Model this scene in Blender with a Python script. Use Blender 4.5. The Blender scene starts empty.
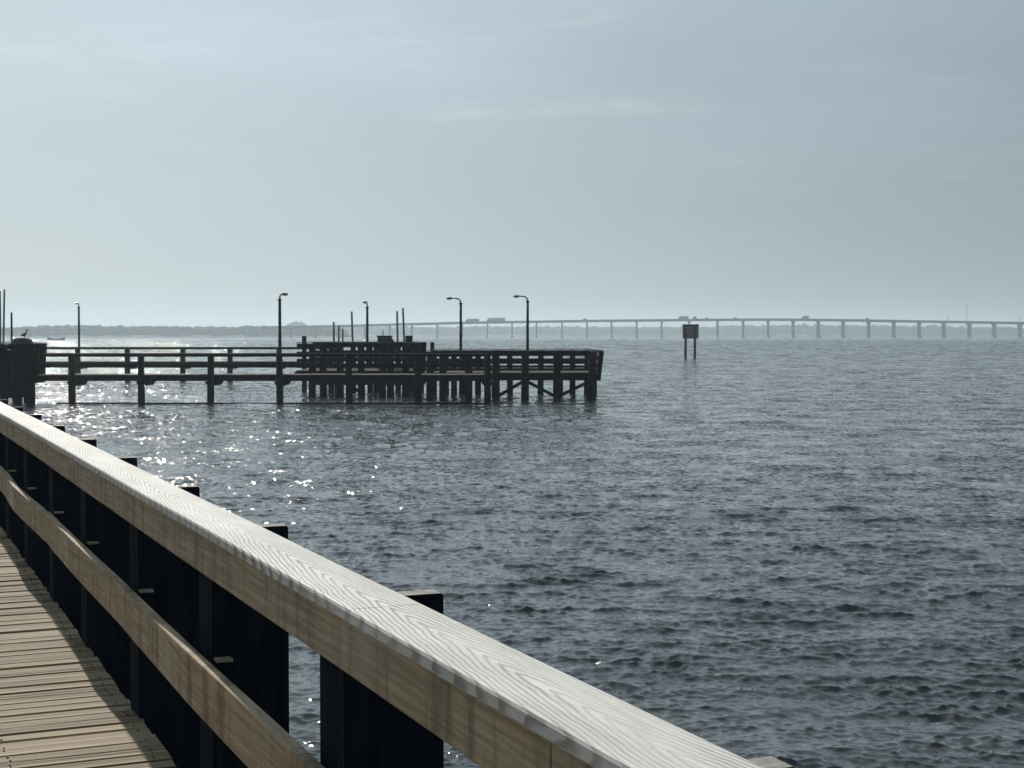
import bpy, bmesh, math, random
import numpy as np
from mathutils import Vector, Matrix, noise as mnoise
R = math.radians
random.seed(7); rng = np.random.default_rng(7)
sc = bpy.context.scene
col = sc.collection

# ------------------------------------------------------------------ camera, sky, sun, exposure
F = 1500.0                      # focal length in pixels
H = 3.4                         # eye above the water
HOR = 334.0                     # image row of the horizon
cam = bpy.data.cameras.new('camera'); camo = bpy.data.objects.new('camera', cam); col.objects.link(camo)
cam.sensor_width = 36; cam.lens = F / 1024 * 36; cam.clip_start = 0.05; cam.clip_end = 30000
camo.location = (0, 0, H); camo.rotation_euler = (R(90) - math.atan((384 - HOR) / F), 0, 0)
sc.camera = camo

SUN_AZ, SUN_EL = 22.7, 30.0     # degrees left of the view axis, degrees up
sdir = Vector((-math.sin(R(SUN_AZ)) * math.cos(R(SUN_EL)), math.cos(R(SUN_AZ)) * math.cos(R(SUN_EL)), math.sin(R(SUN_EL))))
w = bpy.data.worlds.new('World'); sc.world = w; w.use_nodes = True
nt = w.node_tree; nt.nodes.clear(); N = nt.nodes.new; L = nt.links.new
out = N('ShaderNodeOutputWorld'); bg = N('ShaderNodeBackground'); bg.inputs['Strength'].default_value = 0.1
sky = N('ShaderNodeTexSky'); sky.sky_type = 'NISHITA'; sky.sun_disc = False
sky.sun_elevation = R(SUN_EL); sky.sun_rotation = R(-SUN_AZ); sky.air_density = 1.0; sky.dust_density = 1.2; sky.ozone_density = 1.0
tc = N('ShaderNodeTexCoord')
def vmath(op, a=None, b=None, tree=None):
    n = (tree or nt).nodes.new('ShaderNodeVectorMath'); n.operation = op
    for i, v in enumerate((a, b)):
        if v is None: continue
        if hasattr(v, 'links'): (tree or nt).links.new(v, n.inputs[i])
        else: n.inputs[i].default_value = v
    return n
def fmath(op, a=None, b=None, c=None, tree=None, clamp=False):
    n = (tree or nt).nodes.new('ShaderNodeMath'); n.operation = op; n.use_clamp = clamp
    for i, v in enumerate((a, b, c)):
        if v is None: continue
        if hasattr(v, 'links'): (tree or nt).links.new(v, n.inputs[i])
        else: n.inputs[i].default_value = v
    return n.outputs[0]
def mixcol(fac, a, b, tree=None, mode='MIX'):
    t = tree or nt
    n = t.nodes.new('ShaderNodeMix'); n.data_type = 'RGBA'; n.blend_type = mode
    for k, v in ((0, fac), (6, a), (7, b)):
        if hasattr(v, 'links'): t.links.new(v, n.inputs[k])
        else: n.inputs[k].default_value = v if k == 0 else (*v[:3], 1)
    return n.outputs[2]
def ramp(x, p0, p1, tree=None):
    n = (tree or nt).nodes.new('ShaderNodeMapRange'); n.interpolation_type = 'SMOOTHSTEP'
    (tree or nt).links.new(x, n.inputs[0]); n.inputs[1].default_value = p0; n.inputs[2].default_value = p1
    return n.outputs[0]
D_ = tc.outputs['Generated']
nrm = vmath('NORMALIZE', D_).outputs[0]
sep = N('ShaderNodeSeparateXYZ'); L(nrm, sep.inputs[0])
# thin high cloud: a veil over the blue, faint fibres, and one long pale streak low over the bay
az = fmath('ARCTAN2', sep.outputs[0], sep.outputs[1]); el = fmath('ARCSINE', sep.outputs[2])
comb = N('ShaderNodeCombineXYZ'); L(az, comb.inputs[0]); L(el, comb.inputs[1])
def sky_noise(scale, rot, loc, detail, rough, dist):
    m_ = N('ShaderNodeMapping'); L(comb.outputs[0], m_.inputs[0]); m_.inputs['Scale'].default_value = scale; m_.inputs['Rotation'].default_value = (0, 0, R(rot)); m_.inputs['Location'].default_value = loc
    n_ = N('ShaderNodeTexNoise'); L(m_.outputs[0], n_.inputs['Vector']); n_.inputs['Scale'].default_value = 1.0; n_.inputs['Detail'].default_value = detail; n_.inputs['Roughness'].default_value = rough; n_.inputs['Distortion'].default_value = dist
    return n_.outputs[0]
veil = ramp(sky_noise((3.2, 11, 1), -6, (0.4, 0.9, 0), 5, 0.5, 0.3), 0.32, 0.72)
fib = ramp(sky_noise((9, 70, 1), -5, (2, 3, 0), 6, 0.62, 0.5), 0.46, 0.78)
patch = ramp(sky_noise((4, 9, 1), -8, (5.2, 1.6, 0), 3, 0.5, 0.2), 0.48, 0.70)
band = fmath('MULTIPLY', fmath('SUBTRACT', fmath('SUBTRACT', el, 0.1465), fmath('MULTIPLY', fmath('SUBTRACT', sky_noise((9, 1, 1), 0, (1, 0, 0), 3, 0.5, 0), 0.5), 0.014)), 190.0)
band = fmath('SUBTRACT', band, fmath('MULTIPLY', az, 3.0))
line = fmath('DIVIDE', 1.0, fmath('ADD', 1.0, fmath('POWER', fmath('ABSOLUTE', band), 2.4)))
lext = fmath('MULTIPLY', ramp(az, -0.085, -0.02), fmath('SUBTRACT', 1.0, fmath('MULTIPLY', ramp(az, 0.11, 0.15), 0.9)))
line = fmath('MULTIPLY', fmath('MULTIPLY', line, lext), fmath('MULTIPLY_ADD', ramp(sky_noise((16, 90, 1), 0, (7, 2, 0), 5, 0.6, 0.4), 0.35, 0.7), 0.7, 0.3))
b2 = fmath('DIVIDE', fmath('SUBTRACT', el, fmath('MULTIPLY_ADD', az, 0.10, 0.203)), 0.024)
b2 = fmath('DIVIDE', 1.0, fmath('ADD', 1.0, fmath('POWER', fmath('ABSOLUTE', b2), 3.0)))
b2 = fmath('MULTIPLY', b2, fmath('SUBTRACT', 1.0, ramp(az, 0.02, 0.14)))
streak = fmath('ADD', fmath('MULTIPLY', fmath('MULTIPLY', fib, patch), 0.7), fmath('MULTIPLY', line, 1.3))
streak = fmath('ADD', streak, fmath('MULTIPLY', b2, fmath('MULTIPLY_ADD', fib, 0.75, 0.36)))
sd = vmath('DOT_PRODUCT', nrm, tuple(sdir)).outputs['Value']
glow = fmath('POWER', fmath('MAXIMUM', sd, 0.0), 4.0)
vb = fmath('MULTIPLY', fmath('MULTIPLY_ADD', glow, 4.5, 2.25), fmath('MULTIPLY_ADD', veil, 0.17, 0.92))
vcol = vmath('SCALE', (0.80, 1.0, 1.125)); L(vb, vcol.inputs['Scale'])
c1 = mixcol(fmath('MULTIPLY_ADD', veil, 0.05, 0.90), sky.outputs[0], vcol.outputs[0])
wcol = vmath('SCALE', (0.90, 1.03, 1.11)); L(fmath('MULTIPLY', vb, 1.28), wcol.inputs['Scale'])
c2 = mixcol(fmath('MULTIPLY', streak, 0.8, clamp=True), c1, wcol.outputs[0])
L(c2, bg.inputs['Color']); L(bg.outputs[0], out.inputs[0])

sl = bpy.data.lights.new('sun', 'SUN'); sl.energy = 4.3; sl.angle = R(0.53); sl.color = (1.0, 0.95, 0.87)
so = bpy.data.objects.new('sun', sl); col.objects.link(so)
so.rotation_euler = (-sdir).to_track_quat('-Z', 'Y').to_euler(); so.location = (-40, 40, 60)
vs = sc.view_settings; vs.view_transform = 'Standard'; vs.look = 'None'; vs.exposure = 0.0; vs.gamma = 1.0; vs.use_curve_mapping = False
sc.cycles.max_bounces = 6; sc.cycles.volume_bounces = 1; sc.cycles.caustics_reflective = False; sc.cycles.caustics_refractive = False
sc.cycles.sample_clamp_indirect = 4; sc.cycles.use_denoising = True

# ------------------------------------------------------------------ helpers
def at(px, row, Y):
    """The world point that the photograph shows at pixel (px,row), at distance Y."""
    return Vector(((px - 512) * Y / F, Y, H - (row - HOR) * Y / F))
class MB:
    def __init__(self): self.bm = bmesh.new()
    def box(self, a, b, rot=None, bev=0):
        bm = self.bm; c = [(p + q) / 2 for p, q in zip(a, b)]; s = [abs(q - p) for p, q in zip(a, b)]
        m = Matrix.Translation(c) @ (rot or Matrix()) @ Matrix.Diagonal((*s, 1))
        g = bmesh.ops.create_cube(bm, size=1, matrix=m)
        if bev:
            es = list({e for v in g['verts'] for e in v.link_edges})
            bmesh.ops.bevel(bm, geom=es, offset=bev, segments=2, affect='EDGES', profile=0.5)
        return self
    def beam(self, p, q, wd, ht, up=(0, 0, 1)):
        """Rectangular bar from p to q."""
        p = Vector(p); q = Vector(q); d = (q - p); ln = d.length; d.normalize()
        s = d.cross(Vector(up)); s.normalize(); u = s.cross(d)
        m = Matrix((s, d, u)).transposed().to_4x4(); m.translation = (p + q) / 2
        bmesh.ops.create_cube(self.bm, size=1, matrix=m @ Matrix.Diagonal((wd, ln, ht, 1)))
        return self
    def tube(self, pts, rad, n=10, cap=True):
        bm = self.bm; pts = [Vector(p) for p in pts]
        if not hasattr(rad, '__len__'): rad = [rad] * len(pts)
        rings = []
        for i, p in enumerate(pts):
            d = (pts[min(i + 1, len(pts) - 1)] - pts[max(i - 1, 0)]).normalized()
            a = d.cross(Vector((0.13, 1, 0.07)));
            if a.length < 1e-3: a = d.cross(Vector((1, 0, 0)))
            a.normalize(); b = d.cross(a)
            rings.append([bm.verts.new(p + (a * math.cos(t) + b * math.sin(t)) * rad[i]) for t in [2 * math.pi * k / n for k in range(n)]])
        for r0, r1 in zip(rings, rings[1:]):
            for k in range(n):
                f = bm.faces.new((r0[k], r0[(k + 1) % n], r1[(k + 1) % n], r1[k])); f.smooth = True
        if cap:
            bm.faces.new(rings[0][::-1]); bm.faces.new(rings[-1])
        return self
    def prism(self, poly, axis, a, b):
        """Extrude a 2-D polygon along axis 0/1/2 from a to b."""
        bm = self.bm; o = [i for i in range(3) if i != axis]
        def mk(t):
            vs = []
            for u, v in poly:
                c = [0, 0, 0]; c[axis] = t; c[o[0]] = u; c[o[1]] = v; vs.append(bm.verts.new(c))
            return vs
        A, B = mk(a), mk(b); n = len(poly)
        bm.faces.new(A); bm.faces.new(B[::-1])
        for k in range(n): bm.faces.new((A[k], B[k], B[(k + 1) % n], A[(k + 1) % n]))
        return self
    def build(self, name, mat, parent=None, world=True, smooth=False):
        bm = self.bm
        bmesh.ops.recalc_face_normals(bm, faces=bm.faces)
        if parent is not None and world: bmesh.ops.translate(bm, verts=bm.verts, vec=-parent.location)
        me = bpy.data.meshes.new(name); bm.to_mesh(me); bm.free()
        if smooth: me.polygons.foreach_set('use_smooth', [True] * len(me.polygons))
        for m in (mat if isinstance(mat, (list, tuple)) else [mat]): me.materials.append(m)
        o = bpy.data.objects.new(name, me); col.objects.link(o)
        if parent is not None: o.parent = parent
        return o
def tag(o, label, cat, group=None):
    o['label'] = label; o['category'] = cat
    if group: o['group'] = group
    return o
def thing(name, label, cat, loc=(0, 0, 0), rz=0, group=None):
    o = bpy.data.objects.new(name, None); col.objects.link(o); o.location = loc; o.rotation_euler = (0, 0, rz); o.empty_display_size = 0.3
    return tag(o, label, cat, group)
def dup(root, loc, label):
    r = root.copy(); col.objects.link(r); r.location = loc; r['label'] = label
    for ch in root.children:
        c = ch.copy(); col.objects.link(c); c.parent = r
        for g in ch.children:
            d = g.copy(); col.objects.link(d); d.parent = c
    return r

# ------------------------------------------------------------------ materials
def newmat(name):
    m = bpy.data.materials.new(name); m.use_nodes = True
    t = m.node_tree; return m, t, t.nodes['Principled BSDF']
def tnoise(t, vec, scale, detail=4, rough=0.55, dist=0.0):
    n = t.nodes.new('ShaderNodeTexNoise'); t.links.new(vec, n.inputs['Vector'])
    n.inputs['Scale'].default_value = scale; n.inputs['Detail'].default_value = detail; n.inputs['Roughness'].default_value = rough; n.inputs['Distortion'].default_value = dist
    return n
def coords(t, scale=(1, 1, 1), loc=(0, 0, 0)):
    c = t.nodes.new('ShaderNodeTexCoord'); m = t.nodes.new('ShaderNodeMapping'); t.links.new(c.outputs['Object'], m.inputs[0])
    m.inputs['Scale'].default_value = scale; m.inputs['Location'].default_value = loc
    return m.outputs[0]
def bump(t, b, h, strength, dist):
    n = t.nodes.new('ShaderNodeBump'); n.inputs['Strength'].default_value = strength; n.inputs['Distance'].default_value = dist
    t.links.new(h, n.inputs['Height']); t.links.new(n.outputs[0], b.inputs['Normal'])
def rough_mat(name, c0, c1, scale, rough=0.8, stretch=(1, 1, 1), bstr=0.3, bdist=0.01, spec=0.3, detail=5):
    m, t, b = newmat(name); v = coords(t, stretch); n = tnoise(t, v, scale, detail)
    f = ramp(n.outputs[0], 0.3, 0.7, t); t.links.new(mixcol(f, c0, c1, t), b.inputs['Base Color'])
    b.inputs['Roughness'].default_value = rough; b.inputs['Specular IOR Level'].default_value = spec
    bump(t, b, n.outputs[0], bstr, bdist); return m

def grain_cap():
    """Weathered board: cathedral growth rings cut along the log, grey-white face with darker late wood."""
    m, t, b = newmat('weathered_cap_wood'); v = coords(t)
    s = t.nodes.new('ShaderNodeSeparateXYZ'); t.links.new(v, s.inputs[0]); X, Y = s.outputs[0], s.outputs[1]
    wob = tnoise(t, coords(t, (1.5, 0.35, 1)), 1.6, 2); wob2 = tnoise(t, coords(t, (5, 2.6, 5)), 2.2, 3)
    lat = fmath('ADD', fmath('SUBTRACT', X, 1.143, tree=t), fmath('MULTIPLY', fmath('SUBTRACT', wob.outputs[0], 0.5, tree=t), 0.05, tree=t), tree=t)
    dep = fmath('ADD', fmath('MULTIPLY', Y, 0.17, tree=t), fmath('MULTIPLY', fmath('SUBTRACT', wob2.outputs[0], 0.5, tree=t), 0.034, tree=t), tree=t)
    # parabola cut: rings close up into tongues along the board
    rr = fmath('ADD', fmath('MULTIPLY', fmath('POWER', fmath('ABSOLUTE', lat, tree=t), 1.25, tree=t), 2.5, tree=t), dep, tree=t)
    ring = fmath('FRACT', fmath('MULTIPLY', rr, 52.0, tree=t), tree=t)
    late = fmath('MULTIPLY', ramp(ring, 0.40, 0.80, t), fmath('SUBTRACT', 1.0, ramp(ring, 0.88, 1.0, t), tree=t), tree=t)
    strong = ramp(tnoise(t, coords(t, (4, 0.9, 4)), 1.4, 3).outputs[0], 0.32, 0.62, t)
    fine = tnoise(t, coords(t, (150, 5, 150)), 1.0, 4)
    pale = mixcol(ramp(fine.outputs[0], 0.3, 0.7, t), (0.60, 0.585, 0.555), (0.76, 0.75, 0.715), t)
    big = ramp(tnoise(t, coords(t, (3, 1.2, 3)), 1.3, 4).outputs[0], 0.35, 0.7, t)
    pale = mixcol(fmath('MULTIPLY', big, 0.35, tree=t), pale, (0.42, 0.40, 0.36), t)
    c = mixcol(fmath('MULTIPLY', late, fmath('MULTIPLY_ADD', strong, 0.62, 0.18, tree=t), tree=t), pale, (0.19, 0.175, 0.155), t)
    t.links.new(c, b.inputs['Base Color']); b.inputs['Roughness'].default_value = 0.72; b.inputs['Specular IOR Level'].default_value = 0.22
    hh = fmath('ADD', fmath('MULTIPLY', late, -0.6, tree=t), fmath('MULTIPLY', fine.outputs[0], 0.5, tree=t), tree=t)
    bump(t, b, hh, 0.35, 0.003); return m
def board_wood(name, c0, c1, stain, vert=True):
    """Rail boards: brown-grey, run down with vertical stains, dark checks along the grain."""
    m, t, b = newmat(name)
    g = tnoise(t, coords(t, (60, 1.8, 60)), 1.2, 5)
    c = mixcol(ramp(g.outputs[0], 0.3, 0.72, t), c0, c1, t)
    st = tnoise(t, coords(t, (1, 9, 0.9)), 1.3, 5, 0.6, 0.3)
    c = mixcol(fmath('MULTIPLY', ramp(st.outputs[0], 0.46, 0.68, t), 0.62, tree=t), c, stain, t)
    dr = tnoise(t, coords(t, (1, 26, 2.2), (0, 3, 5)), 1.0, 3, 0.5, 0.4)
    c = mixcol(fmath('MULTIPLY', ramp(dr.outputs[0], 0.65, 0.72, t), 0.7, tree=t), c, (0.035, 0.028, 0.022), t)
    bl = tnoise(t, coords(t, (2, 2.2, 4)), 1.5, 4)
    c = mixcol(fmath('MULTIPLY', ramp(bl.outputs[0], 0.45, 0.75, t), 0.4, tree=t), c, (0.36, 0.34, 0.30), t)
    ck = tnoise(t, coords(t, (20, 0.8, 110), (1, 2, 3)), 1.0, 3)
    c = mixcol(fmath('MULTIPLY', ramp(ck.outputs[0], 0.66, 0.72, t), 0.6, tree=t), c, (0.05, 0.042, 0.034), t)
    t.links.new(c, b.inputs['Base Color']); b.inputs['Roughness'].default_value = 0.8; b.inputs['Specular IOR Level'].default_value = 0.25
    bump(t, b, fmath('ADD', g.outputs[0], fmath('MULTIPLY', dr.outputs[0], 0.6, tree=t), tree=t), 0.45, 0.004); return m
def deck_wood():
    m, t, b = newmat('deck_plank_wood')
    ge = t.nodes.new('ShaderNodeNewGeometry'); ri = ge.outputs['Random Per Island']
    off = t.nodes.new('ShaderNodeCombineXYZ'); t.links.new(fmath('MULTIPLY', ri, 40, tree=t), off.inputs[0])
    base = coords(t, (1.4, 95, 30)); add = vmath('ADD', base, off.outputs[0], t).outputs[0]
    g = tnoise(t, add, 1.0, 5, 0.6)
    lo = mixcol(ri, (0.14, 0.105, 0.065), (0.26, 0.20, 0.13), t); hi = mixcol(ri, (0.29, 0.222, 0.138), (0.44, 0.348, 0.228), t)
    c = mixcol(ramp(g.outputs[0], 0.34, 0.66, t), lo, hi, t)
    v2 = vmath('ADD', coords(t, (0.7, 42, 10)), off.outputs[0], t).outputs[0]; k = tnoise(t, v2, 1.0, 3)
    c = mixcol(fmath('MULTIPLY', ramp(k.outputs[0], 0.56, 0.64, t), 0.8, tree=t), c, (0.05, 0.036, 0.025), t)
    t.links.new(c, b.inputs['Base Color']); b.inputs['Roughness'].default_value = 0.8; b.inputs['Specular IOR Level'].default_value = 0.25
    bump(t, b, fmath('SUBTRACT', g.outputs[0], fmath('MULTIPLY', ramp(k.outputs[0], 0.55, 0.68, t), 0.7, tree=t), tree=t), 0.6, 0.006); return m
M = {}
M['cap'] = grain_cap()
M['fascia'] = board_wood('rail_board_wood', (0.31, 0.238, 0.162), (0.53, 0.43, 0.305), (0.15, 0.112, 0.078))
M['mid'] = board_wood('mid_rail_wood', (0.32, 0.232, 0.146), (0.53, 0.42, 0.285), (0.13, 0.10, 0.07))
M['deck'] = deck_wood()
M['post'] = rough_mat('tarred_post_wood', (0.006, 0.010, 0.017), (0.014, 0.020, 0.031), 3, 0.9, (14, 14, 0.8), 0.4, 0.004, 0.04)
M['endgrain'] = rough_mat('post_end_grain', (0.20, 0.19, 0.17), (0.36, 0.34, 0.31), 40, 0.85)
M['cleat'] = rough_mat('cleat_wood', (0.26, 0.24, 0.17), (0.40, 0.37, 0.28), 12)
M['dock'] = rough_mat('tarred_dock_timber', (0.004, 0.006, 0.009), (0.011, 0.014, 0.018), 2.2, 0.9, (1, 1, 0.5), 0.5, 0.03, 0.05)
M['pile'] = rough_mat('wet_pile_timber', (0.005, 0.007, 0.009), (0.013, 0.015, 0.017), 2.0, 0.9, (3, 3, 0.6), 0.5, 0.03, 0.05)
M['dockdeck'] = rough_mat('weathered_dock_deck', (0.07, 0.068, 0.062), (0.135, 0.13, 0.118), 1.4, 0.9, (0.5, 6, 1))
M['pole'] = rough_mat('dark_painted_metal', (0.012, 0.018, 0.026), (0.028, 0.034, 0.042), 4, 0.5)
M['lamp'] = rough_mat('grey_lamp_metal', (0.16, 0.17, 0.17), (0.26, 0.27, 0.27), 5, 0.45)
M['greypile'] = rough_mat('bleached_pile_wood', (0.075, 0.085, 0.09), (0.14, 0.15, 0.152), 1.2, 0.9, (2, 2, 0.4))
M['signback'] = rough_mat('dark_sign_boards', (0.005, 0.007, 0.009), (0.010, 0.013, 0.016), 1.0, 0.9, (1, 1, 6))
M['concrete'] = rough_mat('bridge_concrete', (0.24, 0.24, 0.235), (0.32, 0.32, 0.31), 0.08, 0.9)
M['trees'] = rough_mat('far_tree_foliage', (0.020, 0.032, 0.018), (0.055, 0.075, 0.040), 0.12, 0.95, bstr=0)
M['shore'] = rough_mat('shore_soil', (0.035, 0.04, 0.028), (0.07, 0.075, 0.05), 0.02, 0.95, bstr=0)
M['truckwhite'] = rough_mat('truck_trailer_paint', (0.44, 0.45, 0.46), (0.52, 0.53, 0.54), 0.4, 0.5)
M['truckcab'] = rough_mat('truck_cab_paint', (0.05, 0.07, 0.10), (0.07, 0.09, 0.12), 0.4, 0.4)
M['rubber'] = rough_mat('tyre_rubber', (0.015, 0.015, 0.015), (0.03, 0.03, 0.03), 3, 0.9)
M['glass'] = rough_mat('dark_window_glass', (0.02, 0.025, 0.03), (0.03, 0.035, 0.04), 3, 0.1)
M['hull'] = rough_mat('grey_boat_paint', (0.03, 0.036, 0.04), (0.05, 0.056, 0.06), 1, 0.5)
M['feather'] = rough_mat('dark_feathers', (0.035, 0.038, 0.042), (0.075, 0.078, 0.08), 18, 0.85)
M['tarp'] = rough_mat('dark_tarpaulin', (0.016, 0.020, 0.024), (0.03, 0.034, 0.038), 1.5, 0.6)
M['nail'] = rough_mat('rusty_nail', (0.03, 0.022, 0.016), (0.06, 0.04, 0.028), 60, 0.7)
M['steel'] = rough_mat('mast_steel', (0.25, 0.25, 0.25), (0.32, 0.32, 0.32), 1, 0.6)

# ------------------------------------------------------------------ the bay: wind chop as real geometry, densest where the boardwalk looks out
def make_water():
    ang = np.concatenate([np.arange(-21.8, 21.801, 0.056), np.arange(24.5, 336, 3.0)]); ang = np.radians(ang)
    r = [9.0]
    while r[-1] < 3000:
        q = r[-1]
        r.append(q + (0.6 * q * q / (H * F) if q < 45 else 0.238 + (q - 45) * 0.0006 if q < 400 else 0.451 * (q / 400) ** 1.9))
    r = np.concatenate([np.linspace(0.3, 8.9, 12), r, [3600, 4300, 5200, 6400]])
    dr = np.gradient(r)
    A, Rr = np.meshgrid(ang.astype(np.float32), r.astype(np.float32)); X = Rr * np.sin(A); Y = Rr * np.cos(A)
    Z = np.zeros_like(X); DX = np.zeros_like(X); DY = np.zeros_like(X); miss = np.zeros(len(r))
    # three bands: low swell, wind chop and cat's-paw ripples, running in from the open bay
    def band(n, l0, l1, rms, spread):
        lam = np.exp(rng.uniform(math.log(l0), math.log(l1), n)); th = R(186) + rng.normal(0, R(spread), n)
        sl = rng.uniform(0.5, 1.5, n); sl *= rms / math.sqrt(float(np.sum(sl ** 2)) / 2)
        return lam, th, sl
    bands = [band(24, 1.2, 4.5, 0.036, 26), band(150, 0.20, 0.78, 0.150, 24), band(90, 0.08, 0.22, 0.19, 55), band(60, 2.2, 8.0, 0.16, 30)]
    far0 = len(bands[0][0]) + len(bands[1][0]) + len(bands[2][0])           # the last band only grows in the open bay, away from the piers
    open_bay = np.clip((r - 110) / 650, 0, 1) ** 0.7
    lam, th, sl_ = (np.concatenate([q[k] for q in bands]) for k in range(3)); nw = len(lam)
    ph = rng.uniform(0, 2 * math.pi, nw)
    # the chop comes in short groups: steep fronts here, nearly flat water between
    env = np.zeros_like(X)
    for i in range(26):
        k = 2 * math.pi / rng.uniform(0.8, 2.4); a_ = R(186) + rng.normal(0, R(55))
        env += np.cos(k * math.sin(a_) * X * 0.6 + k * math.cos(a_) * Y + rng.uniform(0, 6.28))
    env /= math.sqrt(13)
    slow = 0.12 * np.sin(X / 9.0 + 1.3 * np.sin(Y / 14.0)) * np.sin(Y / 11.0 + 0.7) + 0.15 * np.sin(X / 3.7 + Y / 5.1 + 2)
    gust = np.clip(0.9 + 0.28 * env + slow, 0.2, 2.2).astype(np.float32)
    for i in range(nw):
        k = 2 * math.pi / lam[i]; kx, ky = k * math.sin(th[i]), k * math.cos(th[i])
        wgt = np.clip((lam[i] / dr - 1.4) / 1.3, 0, 1); wgt = wgt * wgt * (3 - 2 * wgt)
        if i >= far0: wgt = wgt * open_bay
        else: miss += ((1 - wgt) * sl_[i]) ** 2 * 0.5
        rows = np.nonzero(wgt > 0)[0]
        if not len(rows): continue
        q = slice(rows[0], rows[-1] + 1); a = (sl_[i] / k * wgt[q])[:, None].astype(np.float32)
        pha = np.float32(kx) * X[q] + np.float32(ky) * Y[q] + np.float32(ph[i])
        if lam[i] < 1.3: a = a * gust[q]
        Z[q] += a * np.sin(pha); ca = a * np.cos(pha) * np.float32(1.15)
        DX[q] += ca * np.float32(kx / k); DY[q] += ca * np.float32(ky / k)
    miss = np.broadcast_to(np.maximum(miss - 0.0128 * open_bay ** 2 * 0.8, 0.001)[:, None], X.shape)
    X += DX; Y += DY
    fade = np.clip((Rr - 0.0) / 6, 0, 1); Z *= fade
    nr, na = X.shape
    co = np.stack([X, Y, Z], -1).reshape(-1, 3).astype(np.float32)
    i0 = np.arange(nr - 1)[:, None] * na + np.arange(na)[None, :]
    j = (np.arange(na) + 1) % na; i1 = np.arange(nr - 1)[:, None] * na + j[None, :]
    quads = np.stack([i0, i1, i1 + na, i0 + na], -1).reshape(-1, 4)[:, ::-1]
    me = bpy.data.meshes.new('water'); nv, nf = len(co), len(quads)
    me.vertices.add(nv); me.vertices.foreach_set('co', co.ravel())
    me.loops.add(nf * 4); me.loops.foreach_set('vertex_index', quads.astype(np.int32).ravel())
    me.polygons.add(nf); me.polygons.foreach_set('loop_start', np.arange(0, nf * 4, 4, dtype=np.int32)); me.polygons.foreach_set('loop_total', np.full(nf, 4, np.int32))
    me.polygons.foreach_set('use_smooth', np.ones(nf, bool)); me.update(); me.validate()
    at_ = me.attributes.new('chop', 'FLOAT', 'POINT'); at_.data.foreach_set('value', np.sqrt(miss).astype(np.float32).ravel())
    # shader: dark green-grey water; ripples finer than the mesh tilt the normal by the chop the mesh leaves out
    m, t, b = newmat('bay_water')
    c = t.nodes.new('ShaderNodeTexCoord'); P = c.outputs['Object']
    a1 = tnoise(t, P, 7.5, 3, 0.6); a2 = tnoise(t, P, 0.8, 4, 0.65)
    v1 = vmath('SUBTRACT', a1.outputs['Color'], (0.5, 0.5, 0.5), t).outputs[0]
    v2 = vmath('SUBTRACT', a2.outputs['Color'], (0.5, 0.5, 0.5), t).outputs[0]
    at2 = t.nodes.new('ShaderNodeAttribute'); at2.attribute_name = 'chop'
    s1 = vmath('SCALE', v1, None, t); t.links.new(fmath('MULTIPLY_ADD', at2.outputs['Fac'], 5.2, 0.72, tree=t), s1.inputs['Scale'])
    s2 = vmath('SCALE', v2, None, t); t.links.new(fmath('MULTIPLY', at2.outputs['Fac'], 6.0, tree=t), s2.inputs['Scale'])
    flat = vmath('MULTIPLY', vmath('ADD', s1.outputs[0], s2.outputs[0], t).outputs[0], (1, 1, 0), t).outputs[0]
    ge = t.nodes.new('ShaderNodeNewGeometry')
    nn = vmath('NORMALIZE', vmath('ADD', ge.outputs['Normal'], flat, t).outputs[0], None, t).outputs[0]
    t.links.new(nn, b.inputs['Normal'])
    b.inputs['Base Color'].default_value = (0.060, 0.069, 0.077, 1); b.inputs['Roughness'].default_value = 0.045; b.inputs['IOR'].default_value = 1.333
    me.materials.append(m)
    o = bpy.data.objects.new('water', me); col.objects.link(o); o['kind'] = 'structure'
make_water()

# ------------------------------------------------------------------ far shores
def shore(name, pts, depth, hz):
    mb = MB(); bm = mb.bm; rows = []
    for (x, y) in pts:
        rows.append([bm.verts.new((x, y, -0.6)), bm.verts.new((x, y + 6, 0.7)), bm.verts.new((x, y + 25, hz)), bm.verts.new((x, y + depth, hz)), bm.verts.new((x, y + depth + 20, -0.6))])
    for a, b in zip(rows, rows[1:]):
        for k in range(4): bm.faces.new((a[k], b[k], b[k + 1], a[k + 1]))
    o = mb.build(name, M['shore']); o['kind'] = 'structure'
def wood(name, x0, x1, yf, n, hf, rmin, rmax, depth):
    vs, fs = [], []; ico = bmesh.new(); bmesh.ops.create_icosphere(ico, subdivisions=2, radius=1)
    bv = np.array([v.co[:] for v in ico.verts]); bf = np.array([[v.index for v in f.verts] for f in ico.faces]); ico.free()
    for i in range(n):
        x = x0 + (x1 - x0) * (i + random.random()) / n; d = random.random() * depth
        h = hf(x) * random.uniform(0.86, 1.0); r = random.uniform(rmin, rmax)
        jit = 1 + rng.normal(0, 0.13, (len(bv), 1))
        for zc in ((h - r * 0.8), (h - r * 0.8) * 0.45):
            vs.append(bv * jit * (r, r, r * 0.8 if zc > h * 0.5 else max(r * 0.8, zc)) + (x, yf(x) + 22 + d, zc)); fs.append(bf + (len(vs) - 1) * len(bv))
    me = bpy.data.meshes.new(name); me.from_pydata(np.concatenate(vs).tolist(), [], np.concatenate(fs).tolist()); me.materials.append(M['trees'])
    o = bpy.data.objects.new(name, me); col.objects.link(o); o['kind'] = 'stuff'
def prof(xs, hs): return lambda x: float(np.interp(x, xs, hs))
yl = lambda x: 1690 + 0.00 * x + 8 * math.sin(x / 60)
YL = 1700; sx = lambda p, Y: (p - 512) * Y / F
shore('near_shore', [(x, yl(x)) for x in np.arange(sx(-700, YL), sx(345, YL), 25)], 160, 2.0)
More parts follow.
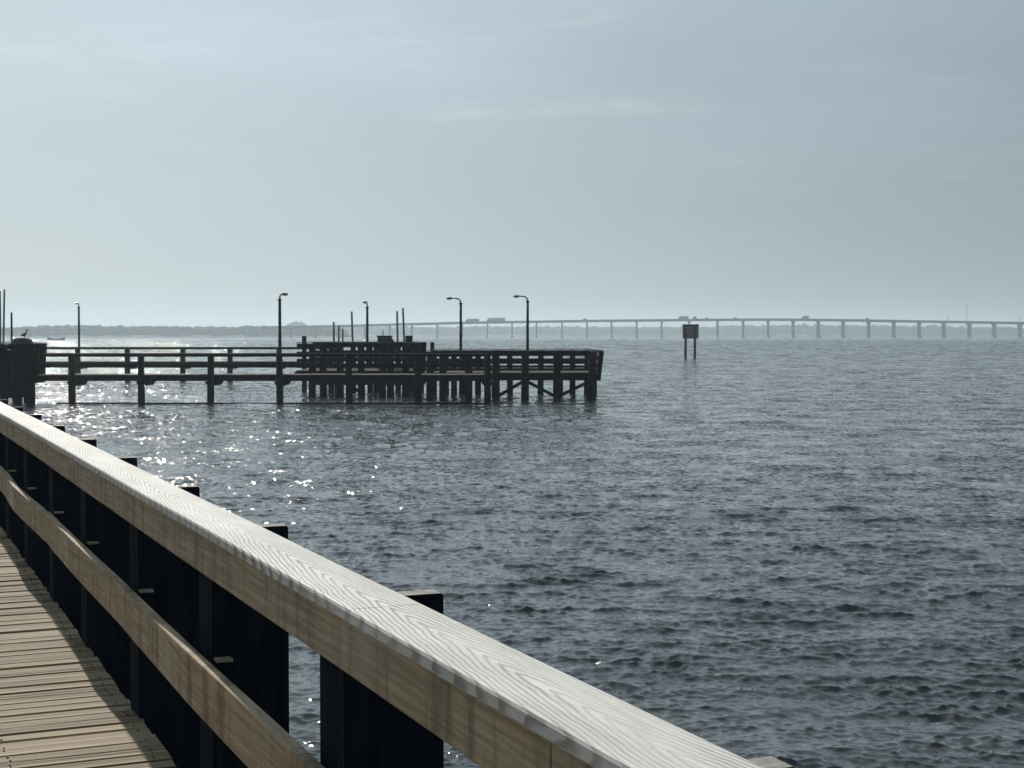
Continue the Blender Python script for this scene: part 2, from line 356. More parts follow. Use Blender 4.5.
wood('shore_woods', sx(-700, YL), sx(338, YL), yl, 620, prof([sx(p, YL) for p in (-700, 0, 25, 60, 115, 180, 215, 245, 268, 300, 330, 340)], [14, 11.8, 13.2, 14.2, 13.2, 12.6, 11.9, 13.6, 12.8, 12.5, 11.5, 8]), 4, 8, 70)
YR = 2700
yr = lambda x: 2690 + 25 * math.sin(x / 260)
shore('far_shore', [(x, yr(x)) for x in np.arange(sx(215, YR), sx(1750, YR), 50)], 300, 2.5)
wood('far_woods', sx(215, YR), sx(1750, YR), yr, 760, prof([sx(p, YR) for p in (215, 400, 440, 480, 560, 640, 715, 735, 800, 880, 940, 1000, 1100, 1750)], [17, 17.5, 17, 18.5, 18, 17.5, 17, 20, 21.5, 20, 19, 16.5, 19, 19]), 7, 13, 120)
# one taller clump behind the left shore
tr = thing('tree_clump', 'hazy tall clump of trees rising above the left shore woods', 'trees', (sx(296, 2620), 2620, 0))
for pa, pb in ((292, 293), (299, 298)):
    mb = MB(); mb.tube([(sx(pa, 2620), 2620, 0), (sx(pb, 2620), 2620, 14)], [1.2, 0.7], 7); mb.build('trunk', M['trees'], tr)
mb = MB()
for p, z, r_ in ((289, 16, 5), (292, 19, 5), (295.5, 21, 5), (298.5, 20, 4.6), (301.5, 20.6, 4.4), (304, 17.5, 4.6), (297, 15, 7), (286, 14, 4)):
    g = bmesh.ops.create_icosphere(mb.bm, subdivisions=2, radius=r_, matrix=Matrix.Translation((sx(p, 2620), 2620, z)))
    for v in g['verts']: v.co += Vector((random.gauss(0, .5), random.gauss(0, .5), random.gauss(0, .5)))
mb.build('crown', M['trees'], tr)

# ------------------------------------------------------------------ the long bridge
YB = 1423.0
brow = prof([200, 285, 340, 400, 460, 520, 600, 700, 760, 800, 860, 900, 960, 1024, 1100, 1300, 1700], [327.2, 326.0, 325.0, 323.3, 321.8, 320.8, 319.7, 318.8, 318.5, 318.6, 319.3, 320.0, 320.9, 322, 323.4, 326.6, 328])
bz = lambda p: H + (HOR - brow(p)) * YB / F          # top of the barrier
br = thing('road_bridge', 'long low grey concrete road bridge across the bay on many evenly spaced piers', 'bridge', (sx(680, YB), YB, 0))
ps = list(np.arange(262, 1500, 12.6))
def strip(mb, y0, y1, dz0, dz1):
    bm = mb.bm; rr = []
    for p in ps:
        x = sx(p, YB); z = bz(p); rr.append([bm.verts.new((x, y0, z + dz0)), bm.verts.new((x, y1, z + dz0)), bm.verts.new((x, y1, z + dz1)), bm.verts.new((x, y0, z + dz1))])
    for a, b in zip(rr, rr[1:]):
        for k in range(4): bm.faces.new((a[k], b[k], b[(k + 1) % 4], a[(k + 1) % 4]))
    bm.faces.new(rr[0]); bm.faces.new(rr[-1][::-1])
mb = MB(); strip(mb, YB - 6, YB + 6, -1.05, -0.75); mb.build('road_deck', M['concrete'], br)
for yy in (YB - 4.6, YB - 1.5, YB + 1.5, YB + 4.6):
    mb = MB(); strip(mb, yy - .3, yy + .3, -2.3, -1.055); mb.build('girder', M['concrete'], br)
for yy in (YB - 5.8, YB + 5.8):
    mb = MB(); strip(mb, yy - .18, yy + .18, -0.745, 0); mb.build('barrier', M['concrete'], br)
pier_px = [389.8 - 24.7 * k for k in range(4, 0, -1)] + [389.8, 411.9, 437.3, 462.3, 487.4, 512, 536.5, 561.8, 586.8, 611.4, 636.6, 661.6, 689, 717.3, 742.9, 767.9, 792.9, 817.9, 842.7, 868.3, 893.4, 918.8, 943.3, 968.9, 993.7, 1019.5] + [1019.5 + 25.2 * k for k in range(1, 17)]
for p in pier_px:
    x = sx(p, YB); zt = bz(p) - 2.305; mb = MB(); wcol_ = 1.0 if p < 780 else 1.5
    mb.box((x - wcol_ * .75, YB - 5.4, zt - 1.2), (x + wcol_ * .75, YB + 5.4, zt))
    for yy in (-3.2, 3.2): mb.tube([(x, YB + yy, -1.5), (x, YB + yy, zt - 1.21)], wcol_ * .62, 10)
    mb.box((x - wcol_ * 1.0, YB - 5.2, -0.6), (x + wcol_ * 1.0, YB + 5.2, 0.9))
    mb.build('pier', M['concrete'], br)
def truck(p, ln, ht, label, grp='lorries crossing the bridge'):
    z = bz(p) - 0.745; x = sx(p, YB); o = thing('truck', label, 'truck', (x, YB - 2.2, z), 0, grp)
    mb = MB(); mb.box((-ln / 2 + 2.9, -1.3, 1.15), (ln / 2, 1.3, ht), bev=.08); mb.build('trailer', M['truckwhite'], o, False)
    mb = MB(); mb.prism([(-ln / 2, 0.6), (-ln / 2 + 2.6, 0.6), (-ln / 2 + 2.6, ht - .2), (-ln / 2 + 1.2, ht - .25), (-ln / 2 + .75, 2.1), (-ln / 2, 1.8)], 1, -1.2, 1.2)
    mb.build('cab', M['truckcab'], o, False)
    mb = MB(); mb.box((-ln / 2 + 2.6, -.5, .7), (ln / 2 - .2, .5, 1.14)); mb.build('chassis', M['rubber'], o, False)
    for wx in (-ln / 2 + 1.2, -ln / 2 + 4.2, ln / 2 - 2.6, ln / 2 - 1.3):
        mb = MB(); mb.tube([(wx, -1.2, .5), (wx, 1.2, .5)], .5, 12); mb.build('wheel', M['rubber'], o, False)
truck(472.5, 13.0, 3.4, 'shorter lorry on the bridge beside the left curved lamp post')
truck(496.0, 17.5, 3.9, 'longest and tallest lorry on the bridge, between the two curved lamp posts')
truck(683, 9.6, 3.4, 'lorry on the bridge above the left half of the sign board in the water')
truck(804.5, 6.4, 3.5, 'small lorry alone near the crest of the bridge')
def car(p, label, ln=4.6, ht=1.9):
    z = bz(p) - 0.745; o = thing('car', label, 'car', (sx(p, YB), YB - 2.2, z), 0, 'cars crossing the bridge')
    h = ln / 2
    mb = MB(); mb.prism([(-h, .35), (h, .35), (h, .95), (h * .8, 1.05), (h * .55, ht), (-h * .3, ht), (-h * .62, 1.05), (-h, .9)], 1, -.9, .9); mb.build('body', M['truckcab'], o, False)
    for wx in (-h * .62, h * .62):
        mb = MB(); mb.tube([(wx, -.95, .36), (wx, .95, .36)], .36, 12); mb.build('wheel', M['rubber'], o, False)
car(694, 'van on the bridge above the right half of the sign board in the water', 5.6, 2.9)
car(706, 'low car on the bridge just right of the sign board in the water', 4.6, 1.9)
car(584.5, 'car on the bridge to the right of the taller curved lamp post', 4.8, 2.0)
car(734, 'car on the bridge halfway between the sign board and the crest', 4.8, 1.8)
car(866, 'car on the descending right stretch of the bridge', 4.8, 2.0)
def bridge_pole(p, hgt, label):
    z = bz(p); o = thing('bridge_mast', label, 'mast', (sx(p, YB), YB + 6.6, 0))
    mb = MB(); mb.tube([(sx(p, YB), YB + 6.6, z - 1.2), (sx(p, YB), YB + 6.6, z + hgt)], [.3, .22], 8); mb.build('pole', M['steel'], o)
    mb = MB(); mb.box((sx(p, YB) - .55, YB + 6.2, z + hgt), (sx(p, YB) + .55, YB + 7, z + hgt + .7)); mb.build('lamp_head', M['steel'], o)
    mb = MB(); mb.box((sx(p, YB) - .4, YB + 6.02, z - 1.4), (sx(p, YB) + .4, YB + 6.9, z - .8)); mb.build('bracket', M['steel'], o)
bridge_pole(949.5, 3.6, 'short mast standing on the bridge left of the tall lattice mast')
bridge_pole(1021.5, 4.4, 'short mast standing on the bridge at the right edge of the photo')
# lattice mast on the far shore
xm, ym = sx(966, 2760), 2760; zt = H + (HOR - 303.5) * ym / F
o = thing('radio_mast', 'faint tall lattice mast rising above the far right shore behind the bridge', 'mast', (xm, ym, 0))
mb = MB()
for k in range(3):
    a = 2 * math.pi * k / 3; mb.tube([(xm + 1.5 * math.cos(a), ym + 1.5 * math.sin(a), 0), (xm + .9 * math.cos(a), ym + .9 * math.sin(a), zt)], .22, 6)
for i in range(24):
    z0, z1 = zt * i / 24, zt * (i + 1) / 24
    for k in range(3):
        a, b = 2 * math.pi * k / 3, 2 * math.pi * (k + 1) / 3; r0 = 1.5 - .6 * i / 24
        mb.tube([(xm + r0 * math.cos(a), ym + r0 * math.sin(a), z0), (xm + r0 * math.cos(b), ym + r0 * math.sin(b), z1)], .12, 4)
mb.build('lattice', M['steel'], o)
mb = MB(); mb.box((xm - 1.6, ym - .4, zt - 3), (xm + 1.6, ym + .4, zt - .8)); mb.build('antenna', M['steel'], o)

# ------------------------------------------------------------------ small boat far out on the left
Ybt = 780.0; c = at(56.5, 0, Ybt); bo = thing('skiff', 'small low grey open boat far out on the glittering water at left', 'boat', (c.x, Ybt, 0))
mb = MB(); bm = mb.bm; Lb = 9.0; secs = []
for i in range(15):
    u = i / 14 * 2 - 1; x = u * Lb / 2; wd = 1.15 * max(0.06, (1 - abs(u) ** 2.6)); zt_ = 0.95 + 0.95 * abs(u) ** 2.2; zb = -0.25 + 0.55 * abs(u) ** 4
    secs.append([bm.verts.new((x, -wd, zt_)), bm.verts.new((x, -wd * .75, (zt_ + zb) / 2 - .1)), bm.verts.new((x, 0, zb)), bm.verts.new((x, wd * .75, (zt_ + zb) / 2 - .1)), bm.verts.new((x, wd, zt_)),
                 bm.verts.new((x, wd * .86, zt_ - .02)), bm.verts.new((x, 0, max(zb + .12, .2))), bm.verts.new((x, -wd * .86, zt_ - .02))])
for a, b in zip(secs, secs[1:]):
    for k in range(8): bm.faces.new((a[k], b[k], b[(k + 1) % 8], a[(k + 1) % 8]))
bm.faces.new(secs[0]); bm.faces.new(secs[-1][::-1]); mb.build('hull', M['hull'], bo, False)
for x in (-1.6, 1.4):
    mb = MB(); mb.box((x - .15, -.9, .48), (x + .15, .9, .54)); mb.build('thwart', M['steel'], bo, False)
mb = MB(); mb.box((-Lb / 2 - .25, -.2, .35), (-Lb / 2 + .2, .2, 1.35), bev=.05); mb.build('outboard_motor', M['tarp'], bo, False)

# ------------------------------------------------------------------ sign board on two piles
YS = 204.0; s = thing('sign_board', 'dark square board on two piles standing alone in the open water', 'sign', (at(690, 0, YS).x, YS, 0))
for p in (685.6, 694.9):
    x = at(p, 0, YS).x; mb = MB(); mb.tube([(x, YS + .25, -3), (x + .03, YS + .25, 4.3)], [.19, .17], 12); mb.build('pile', M['pile'], s)
xa, xb, za, zb = at(682.2, 0, YS).x, at(698.8, 0, YS).x, at(0, 338.7, YS).z, at(0, 324.2, YS).z
mb = MB(); nb = 9
for i in range(nb):
    t0, t1 = i / nb, (i + 1) / nb; ins = .06 * (1 - t0)
    mb.box((xa + ins, YS - .07, za + (zb - za) * t0 + .008), (xb - ins, YS + .03, za + (zb - za) * t1 - .008), bev=.012)
mb.build('board', M['signback'], s)
for zc in (za + .35, zb - .3):
    mb = MB(); mb.box((xa + .12, YS + .035, zc - .09), (xb - .12, YS + .078, zc + .09)); mb.build('batten', M['dock'], s)

# ------------------------------------------------------------------ piers of dark timber
DZ, RT, RM = 1.42, 2.43, 1.93          # deck, top rail, middle rail
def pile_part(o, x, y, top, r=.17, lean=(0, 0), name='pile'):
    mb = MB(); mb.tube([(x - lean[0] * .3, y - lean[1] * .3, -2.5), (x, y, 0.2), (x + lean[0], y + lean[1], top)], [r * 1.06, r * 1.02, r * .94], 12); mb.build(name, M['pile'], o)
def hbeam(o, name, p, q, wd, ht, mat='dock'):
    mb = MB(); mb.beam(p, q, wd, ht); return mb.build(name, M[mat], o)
def catwalk(o, x0, x1, Y, posts, r=.17, wid=1.25, tops=None):
    # deck boards laid across stringers, single row of piles with crossheads; rail on the near side
    mb = MB(); x = x0
    while x < x1 - .05:
        mb.box((x, Y - .16, DZ - .05), (min(x + .19, x1), Y + wid, DZ + random.uniform(-.008, .008))); x += .2
    mb.build('deck', M['dockdeck'], o)
    for yy in (Y - .19, Y + wid - .1): hbeam(o, 'stringer', (x0, yy, DZ - .19), (x1, yy, DZ - .19), .08, .26)
    for i, xp in enumerate(posts):
        pile_part(o, xp, Y - .42, tops[i] if tops else RT + .01, r, (random.uniform(-.03, .03), 0))
        mb = MB(); mb.prism([(xp - .34, DZ - .35), (xp + .34, DZ - .35), (xp + .2, DZ - .55), (xp - .2, DZ - .55)], 1, Y - .235, Y + wid); mb.build('crosshead', M['dock'], o)
    hbeam(o, 'top_rail', (x0, Y - .22, RT - .07), (x1, Y - .22, RT - .07), .06, .14)
    hbeam(o, 'rail_cap', (x0, Y - .24, RT + .02), (x1, Y - .24, RT + .02), .2, .035, 'dockdeck')
    hbeam(o, 'middle_rail', (x0, Y - .22, RM - .08), (x1, Y - .22, RM - .08), .06, .19)
PX = lambda p, Y: (p - 512) * Y / F
Y1 = 73.6
np_ = thing('fishing_pier', 'nearer dark timber walkway on single piles, running straight across to the pier head', 'pier', (PX(250, Y1), Y1, 0))
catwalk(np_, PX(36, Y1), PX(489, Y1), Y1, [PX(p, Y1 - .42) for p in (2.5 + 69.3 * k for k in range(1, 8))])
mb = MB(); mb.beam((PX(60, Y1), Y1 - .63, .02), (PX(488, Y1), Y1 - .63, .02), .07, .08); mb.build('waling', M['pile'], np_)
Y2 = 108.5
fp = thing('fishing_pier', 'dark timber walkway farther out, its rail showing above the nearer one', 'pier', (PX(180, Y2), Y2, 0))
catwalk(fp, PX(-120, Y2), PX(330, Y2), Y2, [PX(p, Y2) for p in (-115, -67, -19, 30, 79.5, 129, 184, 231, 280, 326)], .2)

def platform(o, x0, x1, y0, y1, rt, fronts, backs, sides, rails, braces=True, lean=0.0):
    mb = MB(); y = y0 - .1
    while y < y1 + .1:
        mb.box((x0 - .05, y, DZ - .05), (x1 + .05, min(y + .19, y1 + .12), DZ + random.uniform(-.008, .008))); y += .2
    mb.build('deck', M['dockdeck'], o)
    for yy in (y0 - .14, (y0 + y1) / 2, y1 + .14): hbeam(o, 'stringer', (x0, yy, DZ - .23), (x1, yy, DZ - .23), .09, .34)
    for xx in (x0 - .09, x1 + .09): hbeam(o, 'end_beam', (xx, y0 - .1, DZ - .23), (xx, y1 + .1, DZ - .23), .08, .34)
    for (lst, yy, rr) in ((fronts, y0 - .36, .2), (backs, y1 + .36, .17)):
        for xp in lst: pile_part(o, xp, yy, rt - .02, rr, (random.uniform(-.02, .02), 0))
        for zc, hh in rails: hbeam(o, 'rail', (x0, yy + (.2 if yy < y1 else -.2), zc), (x1 + lean * .0, yy + (.2 if yy < y1 else -.2), zc), .06, hh)
        hbeam(o, 'rail_cap', (x0, yy + (.14 if yy < y1 else -.14), rt + .03), (x1 + lean, yy + (.14 if yy < y1 else -.14), rt + .03), .26, .04, 'dockdeck')
        for k, (a, b) in enumerate(zip(lst, lst[1:])):
            if not braces or (yy > y1) or (braces == 'few' and k % 4 != 2) or (braces == 'some' and k < 3): continue
            lo, hi = ((a, b) if k % 2 else (b, a)); hbeam(o, 'brace', (lo, yy + .24, 0.15), (hi, yy + .24, DZ - .4), .06, .17)
    for xx in sides:
        s_ = 1 if xx > (x0 + x1) / 2 else -1
        for yy in np.linspace(y0 + .1, y1 - .1, 4):
            mb = MB(); mb.beam((xx + s_ * .14, yy, DZ - .42), (xx + s_ * (.17 + lean), yy, rt), .2, .14, (0, 1, 0)); mb.build('side_post', M['dock'], o)
        for zc, hh in rails:
            u = (zc - DZ) / (rt - DZ) * lean; hbeam(o, 'rail', (xx + s_ * (.05 + u), y0 - .2, zc), (xx + s_ * (.05 + u), y1 + .2, zc), .06, hh)
        hbeam(o, 'rail_cap', (xx + s_ * (.1 + lean), y0 - .25, rt + .03), (xx + s_ * (.1 + lean), y1 + .25, rt + .03), .26, .036, 'dockdeck')
YP = 77.2
ph_ = thing('fishing_pier', 'dark timber pier head with cross braces at the right end of the pier', 'pier', (PX(545, YP), YP, 0))
platform(ph_, PX(425, YP), PX(596, YP), YP, YP + 6.6, 2.52, [PX(p, YP - .36) for p in (430, 443, 468.5, 496, 525, 557, 592)], [PX(p, YP + 7) for p in (434, 446, 454, 462, 478, 494.5, 510, 540.5, 560, 572.5, 587, 594)],
         [PX(596, YP)], [(2.38, .22), (1.95, .17), (1.58, .14)], 'some', .15)
YM = 81.5
ld = thing('fishing_pier', 'dark timber landing with higher close set rails in the middle of the pier', 'pier', (PX(365, YM), YM, 0))
platform(ld, PX(312, YM + 6), PX(421, YM + 6), YM, YM + 6.2, 2.9, [PX(p, YM) for p in (313, 324, 341, 362, 383, 391, 406, 417)], [PX(p, YM + 6.5) for p in (331, 337, 353, 370, 376, 398, 411, 421)],
         [PX(421, YM + 6)], [(2.78, .2), (2.36, .17), (1.98, .15), (1.62, .12)], 'few', .05)
hbeam(ld, 'waling', (PX(311, YM), YM - .6, .78), (PX(424, YM), YM - .6, .78), .07, .26)
YLm = 73.2
lm = thing('fishing_pier', 'dark boarded timber landing at the left edge of the photo, covered heap on top', 'pier', (PX(0, YLm), YLm, 0))
platform(lm, PX(-130, YLm), PX(32, YLm), YLm, YLm + 1.3, 2.93, [PX(p, YLm) for p in (-128, -100, -72, -45, -18, 6, 20, 33)], [PX(p, YLm + 1.7) for p in (-110, -80, -60, -30, -8, 16, 27)],
         [PX(32, YLm)], [(2.78, .25), (2.45, .26), (2.08, .34), (1.70, .30)], False, .08)
mb = MB()
for i in range(34):
    xa_ = PX(-130, YLm) + i * (PX(35, YLm) - PX(-130, YLm)) / 34; mb.box((xa_ + .01, YLm - .62, .32 + random.uniform(-.12, .12)), (xa_ + .225, YLm - .57, 2.62 + random.uniform(-.01, .01)))
mb.build('boarding', M['dock'], lm)
mb = MB(); g0 = at(22.5, 0, YLm + .65)
# heap under a tarpaulin, standing on the landing
bm = mb.bm; hr = []
for k, (z, rx, ry) in enumerate(((DZ + .012, .62, .6), (2.3, .6, .58), (2.9, .52, .5), (3.12, .42, .4), (3.22, .24, .22))):
    hr.append([bm.verts.new((g0.x + rx * math.copysign(abs(math.cos(a)) ** .6, math.cos(a)) + random.uniform(-.02, .02), YLm + .65 + ry * math.copysign(abs(math.sin(a)) ** .6, math.sin(a)), z + random.uniform(-.03, .03))) for a in [2 * math.pi * i / 18 for i in range(18)]])
for v in hr[0]: v.co.z = DZ + .012
for a, b in zip(hr, hr[1:]):
    for k in range(18): bm.faces.new((a[k], a[(k + 1) % 18], b[(k + 1) % 18], b[k]))
bm.faces.new(hr[-1]); bm.faces.new(hr[0][::-1])
tag(mb.build('tarpaulin_heap', M['tarp'], None, smooth=True), 'dark rounded covered heap on the landing at the left edge', 'heap')

# a bird standing on the heap (skin over a small skeleton)
def bird(loc, label):
    vv = [(0, 0, .20), (-.10, 0, .17), (-.22, 0, .12), (.06, 0, .25), (.10, 0, .33), (.06, 0, .40), (.09, 0, .46), (.20, 0, .44), (.28, 0, .42), (-.01, .035, .09), (-.01, .035, .0), (-.01, -.035, .09), (-.01, -.035, .0), (.05, .035, .0), (.05, -.035, .0)]
    rr = [.085, .075, .025, .06, .035, .03, .04, .016, .006, .02, .012, .02, .012, .012, .012]
    ee = [(0, 1), (1, 2), (0, 3), (3, 4), (4, 5), (5, 6), (6, 7), (7, 8), (0, 9), (9, 10), (0, 11), (11, 12), (10, 13), (12, 14)]
    me = bpy.data.meshes.new('bird'); me.from_pydata(vv, ee, []); o = bpy.data.objects.new('bird', me); col.objects.link(o); o.location = loc
    md = o.modifiers.new('skin', 'SKIN'); o.modifiers.new('sub', 'SUBSURF').levels = 2; o.modifiers['sub'].render_levels = 2
    for v, r_ in zip(me.skin_vertices[0].data, rr): v.radius = (r_, r_)
    me.skin_vertices[0].data[0].use_root = True
    me.materials.append(M['feather']); o.rotation_euler = (0, 0, R(35)); o.scale = (.9, .9, .9)
    tag(o, label, 'bird')
bird((at(25, 0, YLm + .65).x, YLm + .65, 3.2), 'dark bird standing on top of the covered heap at left')

# utility cabinet and tall piles about the landing
Yc = YM + 4.5; x0, x1 = PX(378, Yc), PX(391.5, Yc); zc = at(0, 335.6, Yc).z
cb = thing('cabinet', 'dark square topped cabinet standing on the middle landing', 'cabinet', ((x0 + x1) / 2, Yc, DZ))
mb = MB(); mb.box((x0, Yc - .35, DZ + .012), (x1, Yc + .35, zc - .07), bev=.02); mb.build('cabinet_body', M['tarp'], cb)
mb = MB(); mb.box((x0 - .05, Yc - .4, zc - .068), (x1 + .05, Yc + .4, zc), bev=.015); mb.build('lid', M['dock'], cb)
mb = MB(); mb.box((x0 + .06, Yc - .375, DZ + .15), (x1 - .06, Yc - .352, zc - .16)); mb.build('door', M['pole'], cb)
mb = MB(); xx = PX(383, Yc); mb.tube([(xx, Yc, zc), (xx, Yc, zc + .33)], .025, 6); mb.build('vent_pipe', M['pole'], cb)
mb = MB(); mb.prism([(x1, 2.3), (x1 + .28, 2.3), (x1 + .28, 2.78), (x1, zc - .12)], 1, Yc - .3, Yc + .3); mb.build('side_box', M['tarp'], cb)
def lone_pile(name, p, row, Y, r, label, mat='pile', lean=0.0, grp=None, cat='pile'):
    x = PX(p, Y); zt = at(0, row, Y).z
    mb = MB(); mb.tube([(x - lean * .3, Y, -2.5), (x, Y, 0), (x + lean * .5, Y, zt * .5), (x + lean, Y, zt)], [r * 1.05, r, r * .97, r * .9], 12)
    tag(mb.build(name, M[mat], None), label, cat, grp)
G1 = 'thick dark piles standing beside the pier'
lone_pile('mooring_pile', 304.3, 336, 88, .15, 'tall dark pile at the left corner of the middle landing', grp=G1)
lone_pile('mooring_pile', 409, 335.6, 89, .24, 'stout dark pile rising above the rail right of the cabinet', grp=G1)
lone_pile('mooring_pile', 432.3, 342.2, 84.6, .13, 'dark pile between the middle landing and the pier head', grp=G1)
G2 = 'thin grey poles standing in the water beyond the pier'
YG = 190.0
for p, row, lean, r, lab in ((334.2, 322, -.05, .14, 'grey pole beyond the pier, leftmost of the cluster left of the straight lamp post'),
                             (338.8, 325.6, 0, .12, 'grey pole beyond the pier, second from left in the cluster by the straight lamp post'),
                             (342.9, 328.6, 0, .11, 'shortest grey pole beyond the pier in the cluster by the straight lamp post'),
                             (353.4, 311.5, -.2, .14, 'tall grey pole beyond the pier, just left of the straight lamp post'),
                             (398, 311.2, -.1, .14, 'grey upright pole between the cabinet and the stout pile'),
                             (405, 308.2, -.25, .14, 'tallest leaning grey pole behind the stout pile right of the cabinet'),
                             (3.2, 289.5, .25, .13, 'tall leaning grey pole at the left edge of the photo'),
                             (0.7, 291, 0, .13, 'tall upright grey pole cut by the left edge of the photo')):
    lone_pile('grey_pole', p, row, YG, r, lab, 'greypile', lean, G2, 'pole')
lone_pile('dark_pole', 12, 312.5, 79.5, .055, 'thin dark pole beside the covered heap at left', cat='pole')

# lamp posts on the piers
def lamp(p, Y, row, yaw, label, base):
    x = PX(p, Y); zt = at(0, row, Y).z
    o = thing('lamp_post', label, 'lamp post', (x, Y, base), R(yaw), 'lamp posts along the pier'); h = zt - base
    mb = MB(); mb.tube([(0, 0, 0), (0, 0, h - .32)], [.085, .07], 12); mb.build('pole', M['pole'], o, False)
    mb = MB(); mb.box((-.14, -.14, 0), (.14, .14, .04)); mb.build('base_plate', M['pole'], o, False)
    mb = MB(); mb.tube([(0, 0, h - .319), (0, 0, h - .25)], .1, 12); mb.build('collar', M['pole'], o, False)
    mb = MB(); mb.tube([(0, 0, h - .249), (-.03, 0, h - .12), (-.12, 0, h - .03), (-.26, 0, h), (-.46, 0, h + .02)], [.045, .042, .04, .036, .034], 8); mb.build('arm', M['lamp'], o, False)
    mb = MB(); mb.prism([(-.46, h + .06), (-.46, h - .03), (-.56, h - .06), (-.78, h - .05), (-.8, h + .02), (-.62, h + .07)], 1, -.09, .09); hd = mb.build('lamp_head', M['lamp'], o, False)
    mb = MB(); mb.box((-.76, -.07, h - .075), (-.57, .07, h - .062)); mb.build('lens', M['glass'], hd, False)
lamp(527.6, YP + 6.2, 296.5, 0, 'dark lamp post with curved arm, right one of two standing on the pier head', DZ + .01)
lamp(460.8, YP + 6.1, 298.5, 0, 'dark lamp post with curved arm, left one of two standing on the pier head', DZ + .01)
lamp(367.4, YM + 5.4, 302.5, 84, 'straight looking dark lamp post on the middle landing, its arm turned away', DZ + .01)
lamp(280, Y1 - .1, 294, 255, 'nearest tallest dark lamp post rising from the front walkway', DZ + .01)
lamp(79.3, Y2 + .3, 303.5, 92, 'dark lamp post on the farther walkway near the left edge', DZ + .01)

# ------------------------------------------------------------------ the boardwalk the picture is taken from (local x across, y along)
TH = math.atan(652 / F)
DECK = H - 1.70
AP = 1.109                                              # inner face of the posts
def along(v, k): return v
root = bpy.data.objects.new('boardwalk', None); col.objects.link(root); root.rotation_euler = (0, 0, TH); root.location = (0, 0, 0)
tag(root, 'sunlit plank boardwalk with wooden railing on black posts in the foreground', 'boardwalk')
mb = MB(); y = -7.0
while y < 46:
    wd = random.uniform(.090, .108); e1 = AP + .010 + random.uniform(-.007, .007); dz = random.uniform(-.005, .005)
    bm = mb.bm; n = 7; cup = random.uniform(.001, .006); yaw = random.uniform(-.004, .004)
    vsA = []
    for xx in (-1.75, -.6, 0.5, e1):
        ring = []
        for (v, zz_) in ((0, -.038), (0, -.007), (.006, 0.0 + cup), (wd / 2, 0), (wd - .006, 0.0 + cup), (wd, -.007), (wd, -.038)):
            ring.append(bm.verts.new((xx, y + v + yaw * xx, DECK + dz + zz_ + random.uniform(-.0008, .0008))))
        vsA.append(ring)
    for a, b in zip(vsA, vsA[1:]):
        for k in range(n): bm.faces.new((a[k], b[k], b[(k + 1) % n], a[(k + 1) % n]))
    bm.faces.new(vsA[0]); bm.faces.new(vsA[-1][::-1])
    if -1 < y < 13:
        for xx in (AP - .045, .52, -.3):
            for v in (.024, wd - .024):
                if random.random() < .45: continue
                g = bmesh.ops.create_cone(bm, cap_ends=True, segments=7, radius1=.0048, radius2=.004, depth=.004, matrix=Matrix.Translation((xx + random.uniform(-.008, .008), y + v + yaw * xx + random.uniform(-.006, .006), DECK + dz + .004)))
                for vv in g['verts']:
                    for f in vv.link_faces: f.material_index = 1
    y += wd + random.uniform(.006, .015)
mb.build('deck', [M['deck'], M['nail']], root, False)
for xx in (-1.6, -.3, AP - .045):
    mb = MB(); mb.box((xx - .04, -7, DECK - .30), (xx + .04, 46, DECK - .05)); mb.build('joist', M['post'], root, False)
SP = 1.565; T1 = 3.61
pt = [T1 + SP * (k - 1) for k in range(-5, 27)]
for i, t_ in enumerate(pt):
    top = H - .674 + random.uniform(-.007, .007); dy = random.uniform(-.03, .03); jx = random.uniform(-.006, .006)
    if i - 5 == 3: dy = -.06
    if i - 5 == 0: top = H - .70
    mb = MB(); bm = mb.bm
    poly = [(AP, -2.6), (AP + .272 + jx, -2.6), (AP + .272 + jx, top), (1.243, top), (1.243, H - .692), (AP, H - .692)]
    mb.prism(poly, 1, t_ + dy, t_ + dy + .075)
    bmesh.ops.recalc_face_normals(bm, faces=bm.faces)
    for f in bm.faces:
        if f.normal.z > .9: f.material_index = 1
    bmesh.ops.bevel(bm, geom=[e for e in bm.edges], offset=.005, segments=2, affect='EDGES')
    mb.box((AP, t_ + dy + .077, -2.6), (AP + .262, t_ + dy + .225, H - .79), bev=.005)
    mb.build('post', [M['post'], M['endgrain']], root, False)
    mb = MB(); mb.box((AP + .003, t_ + dy - .052, H - 1.132), (AP + .06, t_ + dy - .002, H - 1.122)); mb.build('cleat', M['cleat'], root, False)
def smooth_noise(y, s): return mnoise.noise(Vector((y * .42, s, 0.3))) + .4 * mnoise.noise(Vector((y * 1.3, s + 5, 0.3)))
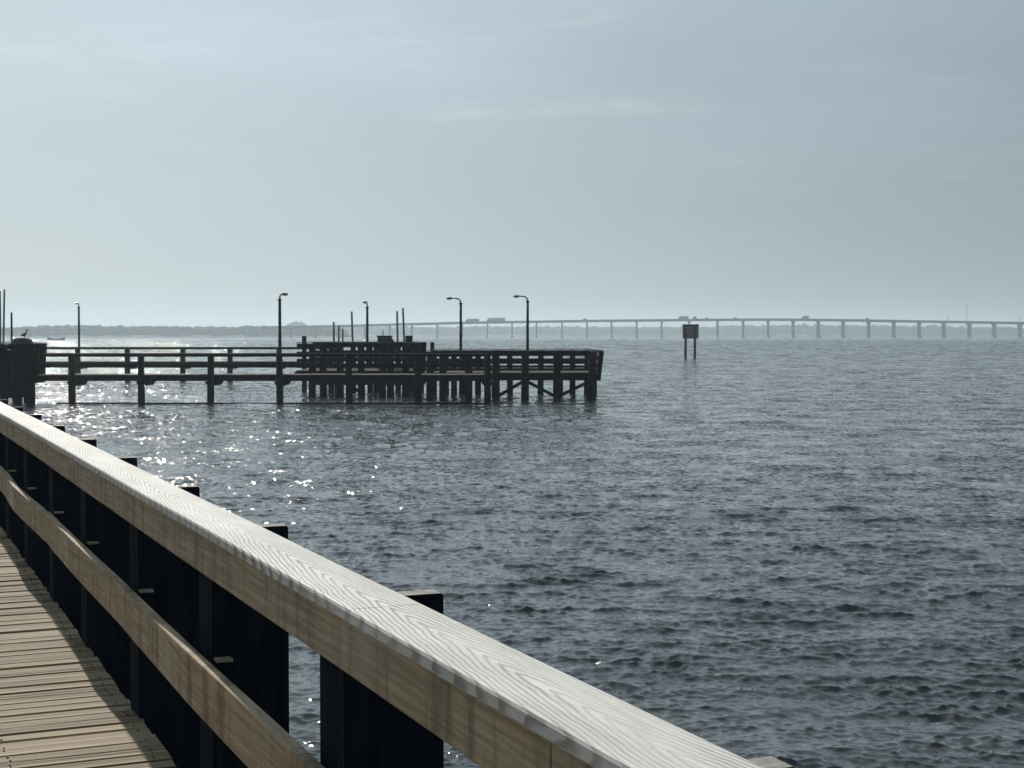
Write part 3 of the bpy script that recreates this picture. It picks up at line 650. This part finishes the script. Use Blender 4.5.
def board(name, mat, x0, x1, z0, z1, ya, yb, seed, wob=(0, 0), rnd=.004, sag=None):
    """A sawn board along y with eased edges, bent a little sideways and up."""
    mb = MB(); bm = mb.bm; n = max(2, int((yb - ya) / .12)); r_ = rnd
    pr = [(x0 + r_, z0), (x1 - r_, z0), (x1, z0 + r_), (x1, z1 - r_), (x1 - r_ * .3, z1 - r_ * .3), (x1 - r_, z1), (x0 + r_, z1), (x0 + r_ * .3, z1 - r_ * .3), (x0, z1 - r_), (x0, z0 + r_)]
    rings = []
    for i in range(n + 1):
        yy = ya + (yb - ya) * i / n; dx = wob[0] * smooth_noise(yy, seed); dz = wob[1] * smooth_noise(yy, seed + 9)
        if sag: ddx, ddz = sag(yy); dx += ddx; dz += ddz
        rings.append([bm.verts.new((px_ + dx, yy, pz_ + dz)) for px_, pz_ in pr])
    for a, b in zip(rings, rings[1:]):
        for k in range(len(pr)): bm.faces.new((a[k], b[k], b[(k + 1) % len(pr)], a[(k + 1) % len(pr)]))
    bm.faces.new(rings[0]); bm.faces.new(rings[-1][::-1])
    return mb.build(name, M[mat], root, False)
XF = AP - .041
# cap boards, upper rail boards and mid rail boards butt at the posts
cuts = [-6.9, -2.6, T1 - SP * .0 - 1.1 , 0]
def spans(first, step, end):
    y = first
    while y < end:
        yield y, min(y + step - .004, end); y += step
for i, (a, b) in enumerate(spans(T1 + .055 - 3 * SP - .28, 3 * SP, 45)):
    board('rail_cap', 'cap', XF - .018, XF + .170, H - .688, H - .648, a, b, 3.1, (.004, .004), .009)
for i, (a, b) in enumerate(spans(T1 + .055 - 4 * SP, 3 * SP, 45)):
    board('upper_rail', 'fascia', XF, XF + .038, H - .824, H - .690, a, b, 7.7, (.003, .004), .004)
kink = {}
for k in range(-6, 40): kink[k] = ((-.044 if k % 2 else 0) + random.uniform(-.012, 0), (.019 if k % 2 else -.014) + random.uniform(-.010, .010))
def midsag(yy):
    u = (yy - T1) / SP; k = math.floor(u); f_ = u - k
    a, b = kink.get(k, (0, 0)), kink.get(k + 1, (0, 0))
    return (min(0, a[0] * (1 - f_) + b[0] * f_), a[1] * (1 - f_) + b[1] * f_)
for i, (a, b) in enumerate(spans(T1 + .055 - 4 * SP, 2 * SP, 45)):
    board('mid_rail', 'mid', XF, XF + .038, H - 1.305, H - 1.122, a, b, 2.2 + i * 1.7, (.004, .008), .005, midsag)

# ------------------------------------------------------------------ haze over the bay
mh = bpy.data.materials.new('bay_haze'); mh.use_nodes = True; t = mh.node_tree; t.nodes.clear()
oh = t.nodes.new('ShaderNodeOutputMaterial'); pv = t.nodes.new('ShaderNodeVolumePrincipled')
pv.inputs['Color'].default_value = (0.68, 0.81, 0.89, 1); pv.inputs['Density'].default_value = 3.1e-4; pv.inputs['Anisotropy'].default_value = 0.35
t.links.new(pv.outputs[0], oh.inputs['Volume'])
mb = MB(); mb.box((-6600, -6600, -4), (6600, 6600, 66)); hz = mb.build('haze', mh); hz['kind'] = 'stuff'
